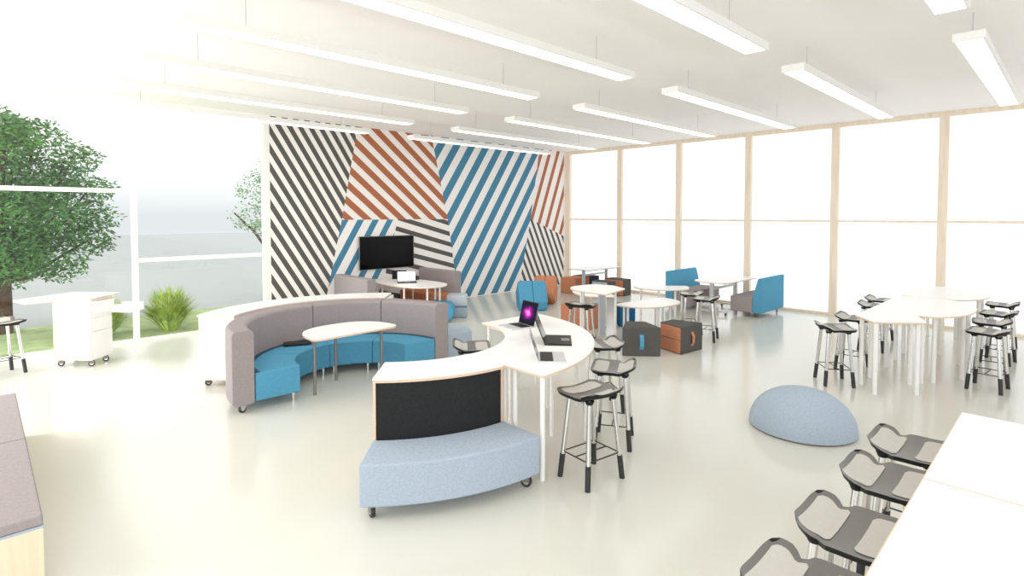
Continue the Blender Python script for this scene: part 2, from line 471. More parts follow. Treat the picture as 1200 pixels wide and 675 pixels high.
stool(4.43, 3.08, (-0.5, 0.85), 'dark saddle-seat stool at the curved laptop table, second from the pale blue bench', G1)
stool(5.15, 3.72, (-0.82, 0.57), 'dark saddle-seat stool mostly behind the curved laptop table edge, third from the pale blue bench', G1)
stool(3.98, 4.68, (0.75, -0.6), 'dark stool tucked in the inner hollow of the curved table', G1)
G2 = 'stools along the white tables lining the front edge'
for x, lb in ((4.24, 'farthest from the camera'), (3.64, 'second farthest from the camera'), (2.93, 'third farthest from the camera'), (2.32, 'nearest the camera and cut by the frame')):
    stool(x, 0.70, (0, -1), 'large two-tone grey stool under the corner tables, ' + lb, G2)
G3 = 'stools around the white table cluster by the windows'
stool(8.10, 2.17, (0.55, -0.83), 'stool at the window end of the white table cluster, standing clear of it', G3)
stool(9.05, 2.2, (0.05, -1), 'stool just behind the one at the end of the white table cluster', G3)
stool(10.55, 2.28, (0.1, -1), 'stool on the window side, its seat showing low over the white tabletop', G3)
stool(11.35, 2.36, (0, -1), 'stool on the window side, its rounded seat highest over the white tabletop', G3)
stool(9.2, 0.74, (0.1, 1), 'front stool of the row of four on the near side of the table cluster', G3)
stool(10.05, 0.78, (-0.1, 1), 'second stool of the row of four on the near side of the table cluster', G3)
stool(11.0, 0.78, (0.1, 1), 'third stool of the row of four on the near side of the table cluster', G3)
stool(12.15, 0.82, (0, 1), 'last stool of the row of four, nearest the tall windows', G3)
G4 = 'stools among the central white tables'
stool(7.12, 5.6, (0.9, 0.3), 'dark stool before the tall round-ended table and rust block seat', G4)
stool(9.27, 4.5, (-0.3, 1), 'stool with splayed chrome legs behind the black ottoman with tan handle', G4)
stool(9.66, 4.98, (-0.5, 0.8), 'stool half hidden behind another by the blue booth seats', G4)
stool(0.2, 10.22, (0.4, -0.9), 'stool beside the white rolling teacher desk by the lawn window', 'stool at the rolling desk')

# ------------------------------------------------------------------ curved island: shelving unit, bench, ring tables
def P(c, r, a): return (c[0] + r * math.cos(math.radians(a)), c[1] + r * math.sin(math.radians(a)))
b = P(CT, 1.3, -112)
t = thing('shelving_unit', 'curved white-topped counter unit with black felt front and plywood edges', 'cabinet', (b[0], b[1], 0)); of = t.location
a0, a1 = -133.3, -90.6
obj('countertop', MB().ring(CT, 1.06, 1.545, a0, a1, 0.888, 0.905), M['white'], t, off=of)
obj('countertop_edge', MB().ring(CT, 1.061, 1.544, a0 + 0.04, a1 - 0.04, 0.866, 0.888), M['edge'], t, off=of)
obj('front_panel', MB().ring(CT, 1.515, 1.53, a0 + 0.9, a1 - 0.9, 0.1, 0.866), M['blackfab'], t, off=of)
obj('back_panel', MB().ring(CT, 1.07, 1.085, a0 + 0.7, a1 - 0.7, 0.1, 0.866), M['white'], t, off=of)
obj('base_panel', MB().ring(CT, 1.085, 1.515, a0 + 0.7, a1 - 0.7, 0.1, 0.12), M['edge'], t, off=of)
for s0, s1 in ((a0, a0 + 0.8), (a1 - 0.8, a1)):
    obj('side_panel', MB().ring(CT, 1.07, 1.535, s0, s1, 0.1, 0.866, n=1), M['edge'], t, off=of)
for r, a in ((1.16, -129), (1.44, -129), (1.16, -95), (1.44, -95)):
    p = P(CT, r, a); caster(t, p[0] - of[0], p[1] - of[1], rz=math.radians(a))
b = P(CT, 1.77, -112)
t = thing('curved_bench', 'pale blue curved upholstered bench on casters against the black panel', 'bench', (b[0], b[1], 0)); of = t.location
obj('seat_cushion', MB().ring(CT, 1.555, 2.0, -133.3, -91.2, 0.1, 0.415, n=26), M['pale'], t, bevel=0.018, off=of)
for r, a in ((1.64, -131), (1.93, -131), (1.64, -93.5), (1.93, -93.8)):
    p = P(CT, r, a); caster(t, p[0] - of[0], p[1] - of[1], rz=math.radians(a) + 0.5, r=0.045)

def ring_table(name, label, r0, r1, a0, a1, legs, zt=0.905):
    b = P(CT, (r0 + r1) / 2, (a0 + a1) / 2)
    t = thing(name, label, 'table', (b[0], b[1], 0), 0, 'curved white tables holding the laptops'); of = t.location
    obj('tabletop', MB().ring(CT, r0, r1, a0, a1, zt - 0.008, zt, n=30), M['white'], t, off=of)
    obj('tabletop_edge', MB().ring(CT, r0 + 0.001, r1 - 0.001, a0 + 0.02, a1 - 0.02, zt - 0.026, zt - 0.008, n=30), M['edge'], t, off=of)
    obj('apron', MB().ring(CT, r0 + 0.06, r0 + 0.08, a0 + 4, a1 - 4, zt - 0.06, zt - 0.026, n=20).ring(CT, r1 - 0.08, r1 - 0.06, a0 + 4, a1 - 4, zt - 0.06, zt - 0.026, n=20), M['whitemetal'], t, off=of)
    for r, a in legs:
        p = P(CT, r, a); post(t, p[0] - of[0], p[1] - of[1], zt - 0.026)
ring_table('curved_table', 'outer curved white table carrying two open laptops', 1.533, 2.005, -90.4, -1.5,
           [(1.945, -88.7), (1.6, -87.5), (1.945, -60), (1.6, -60), (1.945, -31), (1.6, -31), (1.945, -3.5), (1.6, -4)])
ring_table('curved_table', 'inner curved white table with the magenta-screen laptop, around a hollow', 1.07, 1.53, -90.4, -1.5,
           [(1.47, -87.5), (1.13, -86), (1.47, -46), (1.13, -46), (1.47, -5), (1.13, -5)])

# ------------------------------------------------------------------ laptops
def laptop(label, hinge_a, hinge_b, z, depth, open_deg, screen, base='silver', keys=True, group='laptops on the curved tables', lid='silver'):
    """hinge_a -> hinge_b is the hinge line; the keyboard lies to its own side given by depth sign"""
    ha, hb = Vector((*hinge_a, 0)), Vector((*hinge_b, 0))
    w = (hb - ha).length; ang = math.atan2(hb.y - ha.y, hb.x - ha.x)
    mid = (ha + hb) / 2
    t = thing('laptop', label, 'laptop', (mid.x, mid.y, z), ang, group)
    d = depth
    obj('base', MB().box(-w / 2, w / 2, 0, d, 0, 0.016), M[base], t, bevel=0.003, seg=2)
    if keys: obj('keyboard', MB().box(-w * 0.45, w * 0.45, d * 0.1, d * 0.56, 0.0165, 0.0185), M['black'], t)
    obj('trackpad', MB().box(-w * 0.14, w * 0.14, d * 0.62, d * 0.93, 0.0165, 0.0175), M['silver'] if base == 'silver' else M['steel'], t)
    th = math.radians(180 - open_deg)
    # lid leans back from the hinge
    h = abs(d) * 0.95
    sg = 1 if d > 0 else -1
    mt = Matrix.Translation((0, 0, 0.016)) @ Matrix.Rotation(sg * (PI - math.radians(open_deg) + 0) * 1.0, 4, 'X')
    # lid in its closed-flat-back frame: extends to -sg*y
    li = MB().box(-w / 2, w / 2, 0 if sg < 0 else -h, h if sg < 0 else 0, 0, 0.008)
    mt2 = Matrix.Translation((0, 0, 0.012)) @ Matrix.Rotation(-sg * (math.radians(180 - open_deg)), 4, 'X')
    lo = obj('lid', li.xf(mt2), M[lid], t)
    di = MB().box(-w * 0.47, w * 0.47, 0.012 if sg < 0 else -h * 0.96, h * 0.96 if sg < 0 else -0.012, 0.008, 0.0095)
    obj('display', di.xf(mt2), screen, lo)
    return t
laptop('silver laptop with black keys, edge-on open screen, nearest the stools', (3.515, 3.24), (3.775, 3.485), 0.905, -0.25, 108, M['blackgloss'])
laptop('black laptop open edge-on, at the middle of the outer curved table', (4.05, 3.64), (4.375, 3.92), 0.905, -0.27, 112, M['blackgloss'], base='black', lid='black')
laptop('laptop showing a magenta nebula wallpaper on the inner curved table', (4.60, 4.30), (4.66, 4.60), 0.905, 0.29, 105, M['nebula'], lid='black')

# ------------------------------------------------------------------ curved sofa modules
CS = (3.47, 6.33)
sofa_labels = ['sofa module at the end of the mauve-backed arc beside the pale blue seat block',
               'blue-seated sofa module behind the half-round table, second along the arc from the pale blue block',
               'blue-seated sofa module holding the black tablet on its seat',
               'sofa module at the free end of the arc, caster under its mauve arm']
for k in range(4):
    a0, a1 = 45 * k + 0.15 + (1 if k == 0 else 0), 45 * (k + 1) - 0.15 - (0 if k < 3 else 0)
    am = (a0 + a1) / 2; b = P(CS, 1.1, am)
    t = thing('curved_sofa', sofa_labels[k], 'sofa', (b[0], b[1], 0), 0, 'modules of the curved blue and mauve sofa'); of = t.location
    obj('seat_cushion', MB().ring(CS, 0.74, 1.25, a0, a1, 0.11, 0.43, n=16), M['blue'], t, bevel=0.014, off=of)
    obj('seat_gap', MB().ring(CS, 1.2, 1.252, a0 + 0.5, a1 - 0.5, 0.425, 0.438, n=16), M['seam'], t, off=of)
    # backrest: rounded profile swept along the arc
    prof = []
    rr = 0.05
    for cxp, czp, s in ((1.26 + rr, 0.92 - rr, 180), (1.5 - rr, 0.92 - rr, 90)):
        for q in range(6):
            aa = math.radians(s - 90 * q / 5)
            prof.append((cxp + rr * math.cos(aa), czp + rr * math.sin(aa)))
    prof += [(1.5, 0.13), (1.47, 0.09), (1.29, 0.09), (1.26, 0.11)]
    bm_ = MB(); n = 18; vs = []; L = len(prof)
    for i in range(n + 1):
        a = math.radians(a0 + (a1 - a0) * i / n)
        for r, z in prof: vs.append((CS[0] + r * math.cos(a), CS[1] + r * math.sin(a), z))
    fs = [tuple(range(L)), tuple(n * L + q for q in range(L - 1, -1, -1))]
    for i in range(n):
        for q in range(L):
            q2 = (q + 1) % L
            fs.append((i * L + q, (i + 1) * L + q, (i + 1) * L + q2, i * L + q2))
    bm_.add(vs, fs)
    obj('backrest', bm_, M['purple'], t, bevel=0.012, off=of)
    for aa in (a0 + 5.5, a1 - 5.5):
        p = P(CS, 0.8, aa); post(t, p[0] - of[0], p[1] - of[1], 0.12, 0.02, 'chrome', 'foot')
    for aa in (a0 + 4, a1 - 2.5):
        p = P(CS, 1.38, aa); caster(t, p[0] - of[0], p[1] - of[1], 0.1, 0.043, rz=0.3, m='chrome')

tb = thing('tablet', 'black tablet lying on the blue curved sofa seat', 'tablet', (3.14, 7.37, 0.4435), math.radians(-22))
obj('body', MB().box(-0.18, 0.18, -0.12, 0.12, 0, 0.012), M['black'], tb, bevel=0.004, seg=2)
obj('screen', MB().box(-0.165, 0.165, -0.105, 0.105, 0.0121, 0.0132), M['blackgloss'], tb)

# half-round table
def half_round(w, d, n=18, corner=0.06):
    """flat side along -y, bulge to +y"""
    pts = []
    for i in range(n + 1):
        a = PI * i / n
        pts.append((w / 2 * math.copysign(abs(math.cos(a)) ** 0.8, math.cos(a)), d * math.sin(a) ** 0.8))
    pts += [(-w / 2 + 0.02, -0.05), (-w / 2 + 0.09, -0.08), (w / 2 - 0.09, -0.08), (w / 2 - 0.02, -0.05)]
    return pts
t = thing('half_round_table', 'small half-round white table on grey legs inside the curved sofa', 'table', (3.44, 6.3, 0), math.radians(3))
hr = half_round(1.2, 0.62)
obj('tabletop', MB().prism(hr, 0.722, 0.732), M['white'], t)
obj('tabletop_edge', MB().prism([(x * 0.999, y * 0.999) for x, y in hr], 0.702, 0.722), M['edge'], t)
for x, y in ((-0.49, 0.14), (0.0, 0.5), (0.44, 0.09)): post(t, x, y, 0.703, 0.021, 'steel')

# curved credenza behind the sofa
b = P(CS, 1.8, 90)
t = thing('credenza', 'white curved low cabinet on casters standing behind the sofa backs', 'cabinet', (b[0], b[1], 0)); of = t.location
obj('countertop', MB().ring(CS, 1.56, 2.03, 45.5, 136.5, 0.915, 0.93, n=36), M['white'], t, off=of)
obj('countertop_edge', MB().ring(CS, 1.561, 2.029, 45.53, 136.47, 0.9, 0.915, n=36), M['edge'], t, off=of)
obj('front_panel', MB().ring(CS, 1.575, 1.59, 45, 135.4, 0.1, 0.9, n=30), M['white'], t, off=of)
obj('back_panel', MB().ring(CS, 2.0, 2.015, 45, 135.4, 0.1, 0.9, n=30), M['white'], t, off=of)
obj('base_panel', MB().ring(CS, 1.575, 2.015, 44.6, 135.9, 0.085, 0.1, n=30), M['edge'], t, off=of)
for s0, s1 in ((44.4, 45), (135.4, 136.0)):
    obj('side_panel', MB().ring(CS, 1.57, 2.02, s0, s1, 0.1, 0.9, n=1), M['white'], t, off=of)
for r, a in ((1.66, 48), (1.93, 48), (1.66, 133.5), (1.95, 133.8), (1.8, 90)):
    p = P(CS, r, a); caster(t, p[0] - of[0], p[1] - of[1], 0.085, 0.04)

# pale block beside the sofa end
t = thing('seat_block', 'pale blue tapered seat block behind the end of the curved sofa', 'ottoman', (5.32, 6.72, 0))
obj('cushion', MB().prism([(-0.34, -0.28), (0.13, -0.33), (0.32, 0.02), (0.16, 0.3), (-0.12, 0.3)], 0.06, 0.43), M['pale'], t, bevel=0.016)
for x, y in ((-0.22, -0.2), (0.08, -0.24), (0.2, 0.02), (0.08, 0.2), (-0.08, 0.2)): post(t, x, y, 0.065, 0.018, 'chrome', 'foot')

# ------------------------------------------------------------------ poufs with a rounded wedge profile
def pouf(label, loc, rz, L, prof, m, seam, group='soft rounded poufs'):
    """profile in local (y, z), extruded along x, seam round the middle"""
    t = thing('pouf', label, 'pouf', loc, rz, group)
    b = MB(); n = len(prof); N = 12; vs = []
    for i in range(N + 1):
        u = -1 + 2 * i / N
        k = 1 - 0.10 * max(0, abs(u) - 0.72) ** 2 / 0.0784
        cz = sum(p[1] for p in prof) / n; cy = sum(p[0] for p in prof) / n
        for y, z in prof: vs.append((u * L / 2, cy + (y - cy) * k, max(0.0, cz + (z - cz) * k)))
    fs = [tuple(range(n)), tuple(N * n + q for q in range(n - 1, -1, -1))]
    for i in range(N):
        for q in range(n):
            fs.append((i * n + q, (i + 1) * n + q, (i + 1) * n + (q + 1) % n, i * n + (q + 1) % n))
    b.add(vs, fs)
    obj('cushion', b, M[m], t, bevel=0.02)
    s = MB(); vs = []
    for x in (-0.006, 0.006):
        for y, z in prof: vs.append((x, cy + (y - cy) * 1.008, max(0.001, cz + (z - cz) * 1.008)))
    fs = [(q, n + q, n + (q + 1) % n, (q + 1) % n) for q in range(n)]
    s.add(vs, fs)
    obj('seam', s, M[seam], t)
    return t
def arcp(cy, cz, r, a0, a1, n=7):
    return [(cy + r * math.cos(math.radians(a0 + (a1 - a0) * i / n)), cz + r * math.sin(math.radians(a0 + (a1 - a0) * i / n))) for i in range(n + 1)]
profA = arcp(0.14, 0.13, 0.13, -80, 40) + arcp(0.06, 0.58, 0.08, 50, 130, 5) + arcp(-0.16, 0.42, 0.12, 120, 190, 5) + arcp(-0.14, 0.12, 0.12, 190, 265)
profB = [(-0.26, 0.0)] + arcp(-0.27, 0.26, 0.14, 200, 120, 5) + arcp(-0.02, 0.62, 0.05, 130, 60, 4) + arcp(0.22, 0.22, 0.16, 30, -20, 4) + [(0.3, 0.05), (0.24, 0.0)]
pouf('blue rounded pouf with a middle seam standing before the mural stripes', (9.38, 8.84, 0), math.radians(-38), 0.66,
     [(-0.32, 0.03)] + arcp(-0.26, 0.2, 0.1, 190, 160, 3) + arcp(0.02, 0.56, 0.1, 140, 60, 5) + arcp(0.28, 0.32, 0.12, 30, -30, 4) + [(0.26, 0.03), (0.2, 0.0), (-0.28, 0.0)], 'blue', 'seam')
pouf('rust orange rounded pouf leaning behind the blue pouf', (10.25, 9.2, 0), math.radians(-58), 0.56,
     [(-0.12, 0.0)] + arcp(-0.28, 0.26, 0.12, 230, 160, 5) + arcp(0.12, 0.62, 0.06, 140, 50, 4) + [(0.3, 0.3), (0.28, 0.05), (0.22, 0.0)], 'rust', 'seamrust')
pouf('blue round-sided pouf peeking out behind the mauve sofa end', (6.93, 9.13, 0), math.radians(50), 0.5,
     [(-0.14, 0.0)] + arcp(-0.1, 0.23, 0.2, 235, 130, 7) + arcp(0.06, 0.25, 0.2, 60, -50, 7) + [(0.1, 0.0)], 'blue', 'seam')
t = thing('pouf', 'pale blue square pouf with a level seam near the rust booth seat', 'pouf', (7.5, 9.32, 0), math.radians(-42), 'soft rounded poufs')
obj('cushion', MB().box(-0.2, 0.24, -0.2, 0.24, 0.0, 0.23), M['pale'], t, bevel=0.03)
obj('cushion', MB().box(-0.2, 0.24, -0.2, 0.24, 0.245, 0.48), M['pale2'], t, bevel=0.04)
obj('seam', MB().box(-0.19, 0.23, -0.19, 0.23, 0.22, 0.255), M['seampale'], t)

# ------------------------------------------------------------------ booth under the wall screen
def booth(label, x, y, rz, L, D, hb, seatm, backm, group, back_t=0.2, slant=0.0, seat_h=0.43):
    """local: length along x, seat toward +y, back panel at -y"""
    t = thing('booth_sofa', label, 'sofa', (x, y, 0), rz, group)
    pr = [(-D / 2, 0.1), (-D / 2, hb), (-D / 2 + back_t * (1 - slant), hb), (-D / 2 + back_t, seat_h), (-D / 2 + back_t, 0.1)]
    n = len(pr)
    vs = [(-L / 2, a, z) for a, z in pr] + [(L / 2, a, z) for a, z in pr]
    b = MB().add(vs, [tuple(range(n)), tuple(range(2 * n - 1, n - 1, -1))] + [(i, i + n, (i + 1) % n + n, (i + 1) % n) for i in range(n)])
    obj('backrest', b, M[backm], t, bevel=0.02)
    obj('seat_cushion', MB().box(-L / 2 + 0.01, L / 2 - 0.01, -D / 2 + back_t, D / 2, 0.1, seat_h), M[seatm], t, bevel=0.018)
    for sx in (-1, 1):
        for yy in (-D / 2 + 0.1, D / 2 - 0.08):
            post(t, sx * (L / 2 - 0.14), yy, 0.11, 0.018, 'steel', 'foot')
    return t
GB = 'mauve booth seats facing each other under the wall screen'
booth('mauve high-back booth seat whose plain back hides part of the blue stripes', 5.94, 10.43, -PI / 2, 1.4, 0.75, 0.92, 'rust', 'purple', GB)
booth('mauve high-back booth seat with rust cushion, beside the large blue mural stripes', 7.62, 10.45, PI / 2, 1.4, 0.75, 0.92, 'rust', 'purple', GB)
t = thing('booth_table', 'long round-ended white table between mauve booth seats under the wall screen', 'table', (6.78, 10.1, 0))
pl = [(-0.3, 1.05), (0.33, 1.05), (0.52, 0.5), (0.56, -0.3)] + [(0.05 + 0.5 * math.cos(math.radians(-10 - 160 * i / 12)), -0.5 + 0.52 * math.sin(math.radians(-10 - 160 * i / 12))) for i in range(13)] + [(-0.52, -0.3), (-0.5, 0.4)]
obj('tabletop', MB().prism(pl, 0.72, 0.732), M['white'], t)
obj('tabletop_edge', MB().prism([(x * 0.998, y * 0.998) for x, y in pl], 0.704, 0.72), M['edge'], t)
for x, y in ((-0.4, -0.45), (0.4, -0.45), (-0.1, -0.85), (0.22, -0.85), (-0.4, 0.4), (0.4, 0.4)): post(t, x, y, 0.705, 0.02)
laptop('laptop with a bright white screen on the table under the wall screen', (6.62, 10.28), (6.97, 10.08), 0.733, -0.24, 105, M['white_screen'], base='black', lid='black', group='laptops under the wall screen')
laptop('laptop seen from behind, dark lid up, on the table under the wall screen', (7.14, 10.7), (6.86, 10.86), 0.733, -0.2, 96, M['blackgloss'], base='black', lid='black', group='laptops under the wall screen')
t = thing('closed_laptop', 'closed dark laptop flat on the booth table beside the white-screened one', 'laptop', (7.08, 10.42, 0.733), 0.4)
obj('base', MB().box(-0.17, 0.17, -0.12, 0.12, 0, 0.013), M['black'], t, bevel=0.003, seg=2)
obj('lid', MB().box(-0.17, 0.17, -0.12, 0.12, 0.014, 0.02), M['blackgloss'], t)

# wall screen
t = thing('wall_screen', 'large flat black television mounted on the striped mural', 'television', (6.945, WY, 1.335))
obj('housing', MB().box(-0.725, 0.725, -0.075, -0.035, -0.375, 0.375), M['blackgloss'], t, bevel=0.004, seg=2)
obj('bezel', MB().box(-0.735, 0.735, -0.072, -0.045, -0.385, -0.375).box(-0.735, 0.735, -0.072, -0.045, 0.375, 0.385).box(-0.735, -0.725, -0.072, -0.045, -0.375, 0.375).box(0.725, 0.735, -0.072, -0.045, -0.375, 0.375), M['steel'], t)
obj('screen', MB().box(-0.71, 0.71, -0.0775, -0.0755, -0.36, 0.36), M['blackgloss'], t)
obj('wall_bracket', MB().box(-0.25, 0.25, -0.035, -0.003, -0.2, 0.2), M['black'], t)

# ------------------------------------------------------------------ trapezoid ottomans with strap handle
def ottoman(label, x, y, rz, w0, w1, d, h, sidem, group, handle=None, front='dark', top='dark', seam='seamrust'):
    """front face (w0 wide) at local -y, back (w1) at +y; coloured side faces"""
    t = thing('wedge_ottoman', label, 'ottoman', (x, y, 0), rz, group)
    pl = [(-w0 / 2, -d / 2), (w0 / 2, -d / 2), (w1 / 2, d / 2), (-w1 / 2, d / 2)]
    obj('body', MB().prism(pl, 0, h), M[front], t, bevel=0.012, seg=2)
    for s in (-1, 1):
        p0 = Vector((s * w0 / 2, -d / 2, 0)); p1 = Vector((s * w1 / 2, d / 2, 0)); n = (p1 - p0).normalized(); nn = Vector((n.y, -n.x, 0)) * s
        if nn.x * s < 0: nn = -nn
        a, c = p0 + n * 0.02, p1 - n * 0.02
        q = MB()
        for z0, z1 in ((0.015, h / 2 - 0.005), (h / 2 + 0.005, h - 0.02)):
            A, B = a + nn * 0.006, c + nn * 0.006
            A2, B2 = a - nn * 0.01, c - nn * 0.01
            q.add([(A.x, A.y, z0), (B.x, B.y, z0), (B.x, B.y, z1), (A.x, A.y, z1), (A2.x, A2.y, z0), (B2.x, B2.y, z0), (B2.x, B2.y, z1), (A2.x, A2.y, z1)],
                  [(0, 1, 2, 3), (7, 6, 5, 4), (0, 4, 5, 1), (1, 5, 6, 2), (2, 6, 7, 3), (3, 7, 4, 0)])
        obj('side_panel', q, M[sidem], t)
    if handle:
        hw = 0.032
        q = MB(); pts = [(-d / 2 - 0.004, h * 0.27), (-d / 2 - 0.03, h * 0.36), (-d / 2 - 0.034, h * 0.6), (-d / 2 - 0.004, h * 0.72)]
        for (ya, za), (yb, zb) in zip(pts[:-1], pts[1:]):
            q.add([(-hw, ya, za), (hw, ya, za), (hw, yb, zb), (-hw, yb, zb), (-hw, ya + 0.006, za), (hw, ya + 0.006, za), (hw, yb + 0.006, zb), (-hw, yb + 0.006, zb)],
                  [(0, 1, 2, 3), (7, 6, 5, 4), (0, 4, 5, 1), (1, 5, 6, 2), (2, 6, 7, 3), (3, 7, 4, 0)])
        q.box(-hw, hw, -d / 2 - 0.006, -d / 2 + 0.002, h * 0.24, h * 0.3).box(-hw, hw, -d / 2 - 0.006, -d / 2 + 0.002, h * 0.7, h * 0.75)
        obj('strap_handle', q, M[handle], t)
    return t
GO = 'wedge ottomans near the central tables'
ottoman('dark grey wedge ottoman with a blue strap handle on its front', 7.62, 4.83, math.radians(-46), 0.59, 0.32, 0.5, 0.455, 'deepblue', GO, 'blue', seam='seam')
ottoman('wedge ottoman with rust sides and a tan strap handle', 8.28, 4.48, math.radians(-5), 0.6, 0.36, 0.48, 0.44, 'rust', GO, 'rust')
ottoman('rust-sided block ottoman behind the stool and tall round-ended table', 8.66, 6.78, 0, 0.42, 0.42, 0.76, 0.425, 'rust', GO, front='rust')
ottoman('blue block ottoman in the shadow beneath the low half-round table', 9.32, 6.2, math.radians(-43), 0.3, 0.3, 0.3, 0.44, 'deepblue', GO, front='deepblue')
GW = 'block ottomans around the table in the far window corner'
ottoman('rust block ottoman with dark end in the far corner by the mural', 12.28, 9.88, 0, 0.62, 0.62, 0.55, 0.44, 'rust', GW, front='rust')
ottoman('navy block ottoman beside the rust one in the far corner', 12.87, 9.95, 0, 0.5, 0.5, 0.6, 0.44, 'navy', GW, front='navy')
ottoman('pale-sided grey block ottoman on the near side of the corner table', 12.14, 8.78, 0, 0.36, 0.36, 0.52, 0.44, 'pale', GW)
ottoman('dark block ottoman with rust side under the window end of the corner table', 12.8, 8.78, 0, 0.36, 0.36, 0.62, 0.45, 'rust', GW)

# ------------------------------------------------------------------ T-leg tables by the far windows
def tleg_table(label, x, y, L, W, z, round_end, group):
    t = thing('meeting_table', label, 'table', (x, y, 0), 0, group)
    if round_end:
        pl = [(L / 2, -W / 2), (L / 2, W / 2), (-L / 2 + 0.3, W / 2)] + [(-L / 2 + 0.3 + 0.3 * math.cos(math.radians(90 + 180 * i / 10)), W / 2 * math.sin(math.radians(90 + 180 * i / 10))) for i in range(1, 10)] + [(-L / 2 + 0.3, -W / 2)]
    else:
        pl = [(L / 2, -W / 2), (L / 2, W / 2), (-L / 2, W / 2), (-L / 2, -W / 2)]
    obj('tabletop', MB().prism(pl, z - 0.012, z), M['white'], t)
    obj('tabletop_edge', MB().prism([(a * 0.999, b * 0.999) for a, b in pl], z - 0.028, z - 0.012), M['steel' if not round_end else 'edge'], t)
    for sx in (-1, 1):
        xx = sx * (L / 2 - 0.25)
        lg = obj('leg', MB().box(xx - 0.03, xx + 0.03, -0.04, 0.04, 0.08, z - 0.03).box(xx - 0.03, xx + 0.03, -W / 2 + 0.1, W / 2 - 0.1, z - 0.05, z - 0.028), M['silver'], t)
        obj('leg_foot', MB().box(xx - 0.03, xx + 0.03, -W / 2 + 0.06, W / 2 - 0.06, 0.06, 0.09), M['silver'], lg)
        for sy in (-1, 1): caster(t, xx, sy * (W / 2 - 0.09), 0.062, 0.03)
    obj('crossbar', MB().box(-L / 2 + 0.25, L / 2 - 0.25, -0.015, 0.015, z - 0.2, z - 0.15), M['silver'], t)
    return t
tleg_table('white meeting table between the two blue booth seats', 12.4, 5.6, 1.72, 0.82, 0.735, True, 'meeting tables along the wood framed windows')
tleg_table('white table with thin grey edge in the far window corner', 12.5, 9.33, 1.55, 0.7, 0.735, False, 'meeting tables along the wood framed windows')
GBB = 'blue-backed booth seats by the tall windows'
booth('blue-backed booth seat turned away, showing its flat blue back and side', 12.64, 4.94, 0, 1.28, 0.68, 0.85, 'purple', 'blue', GBB, back_t=0.2, slant=0.55)
booth('blue-backed booth seat facing the room with mauve cushion, behind the white table', 12.66, 6.5, PI, 1.4, 0.7, 0.86, 'purple', 'blue', GBB, back_t=0.2, slant=0.55)

# ------------------------------------------------------------------ central white tables
def poly_table(name, label, x, y, rz, pl, z, legs, group, lr=0.022):
    t = thing(name, label, 'table', (x, y, 0), rz, group)
    obj('tabletop', MB().prism(pl, z - 0.01, z), M['white'], t)
    obj('tabletop_edge', MB().prism([(a * 0.998, b * 0.998) for a, b in pl], z - 0.028, z - 0.01), M['edge'], t)
    for a, b in legs: post(t, a, b, z - 0.027, lr)
    return t
GT = 'white tables in the middle of the room'
T1 = [(-0.5, -0.52), (0.31, -0.33), (0.5, 0.03), (0.45, 0.42)] + [(-0.02 + 0.46 * math.cos(math.radians(80 + 110 * i / 9)), 0.06 + 0.44 * math.sin(math.radians(80 + 110 * i / 9))) for i in range(10)] + [(-0.5, -0.1)]
t1 = poly_table('standing_table', 'tall white table with one rounded end beside the rust block ottoman', 7.95, 5.85, 0, T1, 0.905,
           [(-0.38, 0.1), (0.02, -0.33), (0.36, 0.2), (0.1, 0.42)], GT)
obj('end_panel', MB().box(0.1, 0.26, 0.05, 0.09, 0.02, 0.877), M['pale2'], t1)
ell = lambda a, b, n=28: [(a * math.cos(2 * PI * i / n), b * math.sin(2 * PI * i / n)) for i in range(n)]
hr2 = half_round(1.36, 0.62)
poly_table('low_table', 'low half-round white table directly behind the two black ottomans', 8.87, 5.56, PI - 0.12, hr2, 0.61,
           [(0.5, 0.1), (0.45, -0.03), (-0.5, 0.1), (0.15, 0.5), (-0.2, 0.48), (-0.45, -0.03)], GT)
poly_table('low_table', 'low half-round white table farther back, before the blue booth seats', 11.05, 6.45, math.radians(135), half_round(1.2, 0.6), 0.61,
           [(0.45, 0.1), (-0.45, 0.1), (0.15, 0.46), (-0.2, 0.46)], GT)
poly_table('low_table', 'low white table just visible behind the tall round-ended table', 9.3, 6.75, PI / 2 - 0.6, half_round(1.2, 0.6), 0.61,
           [(0.45, 0.1), (-0.45, 0.1), (0.0, 0.46)], GT)
# ------------------------------------------------------------------ white table cluster by the windows
GC = 'white standing tables of the window cluster'
poly_table('cluster_table', 'angular end table of the white cluster, nearest the chrome stools', 8.5, 1.6, 0,
           [(-0.62, 0.1), (-0.22, -0.36), (0.262, -0.19), (0.262, 0.37), (-0.28, 0.37)], 0.905, [(-0.56, 0.08), (-0.2, -0.28), (0.2, -0.14), (0.2, 0.3), (-0.25, 0.3)], GC, 0.026)
def cl(w, yf, yb, n=14):
    return [(w / 2, yb), (-w / 2, yb), (-w / 2, 0)] + [(-w / 2 * math.cos(PI * i / n), yf * math.sin(PI * i / n) ** 0.9) for i in range(1, n)] + [(w / 2, 0)]
poly_table('cluster_table', 'middle table of the white cluster with a curved bulging front', 9.75, 1.42, 0, cl(1.95, -0.5, 0.55), 0.905,
           [(-0.86, -0.05), (-0.74, -0.16), (-0.3, -0.4), (0.2, -0.4), (0.62, -0.26), (0.85, 0.05), (-0.85, 0.45), (-0.3, 0.45), (0.3, 0.45), (0.85, 0.45)], GC, 0.026)
poly_table('cluster_table', 'far table of the white cluster, closest to the tall windows', 11.7, 1.45, 0, cl(1.85, -0.52, 0.5), 0.905,
           [(-0.8, 0.0), (-0.3, -0.4), (0.35, -0.38), (0.8, 0.0), (-0.8, 0.4), (0, 0.4), (0.8, 0.4)], GC, 0.026)

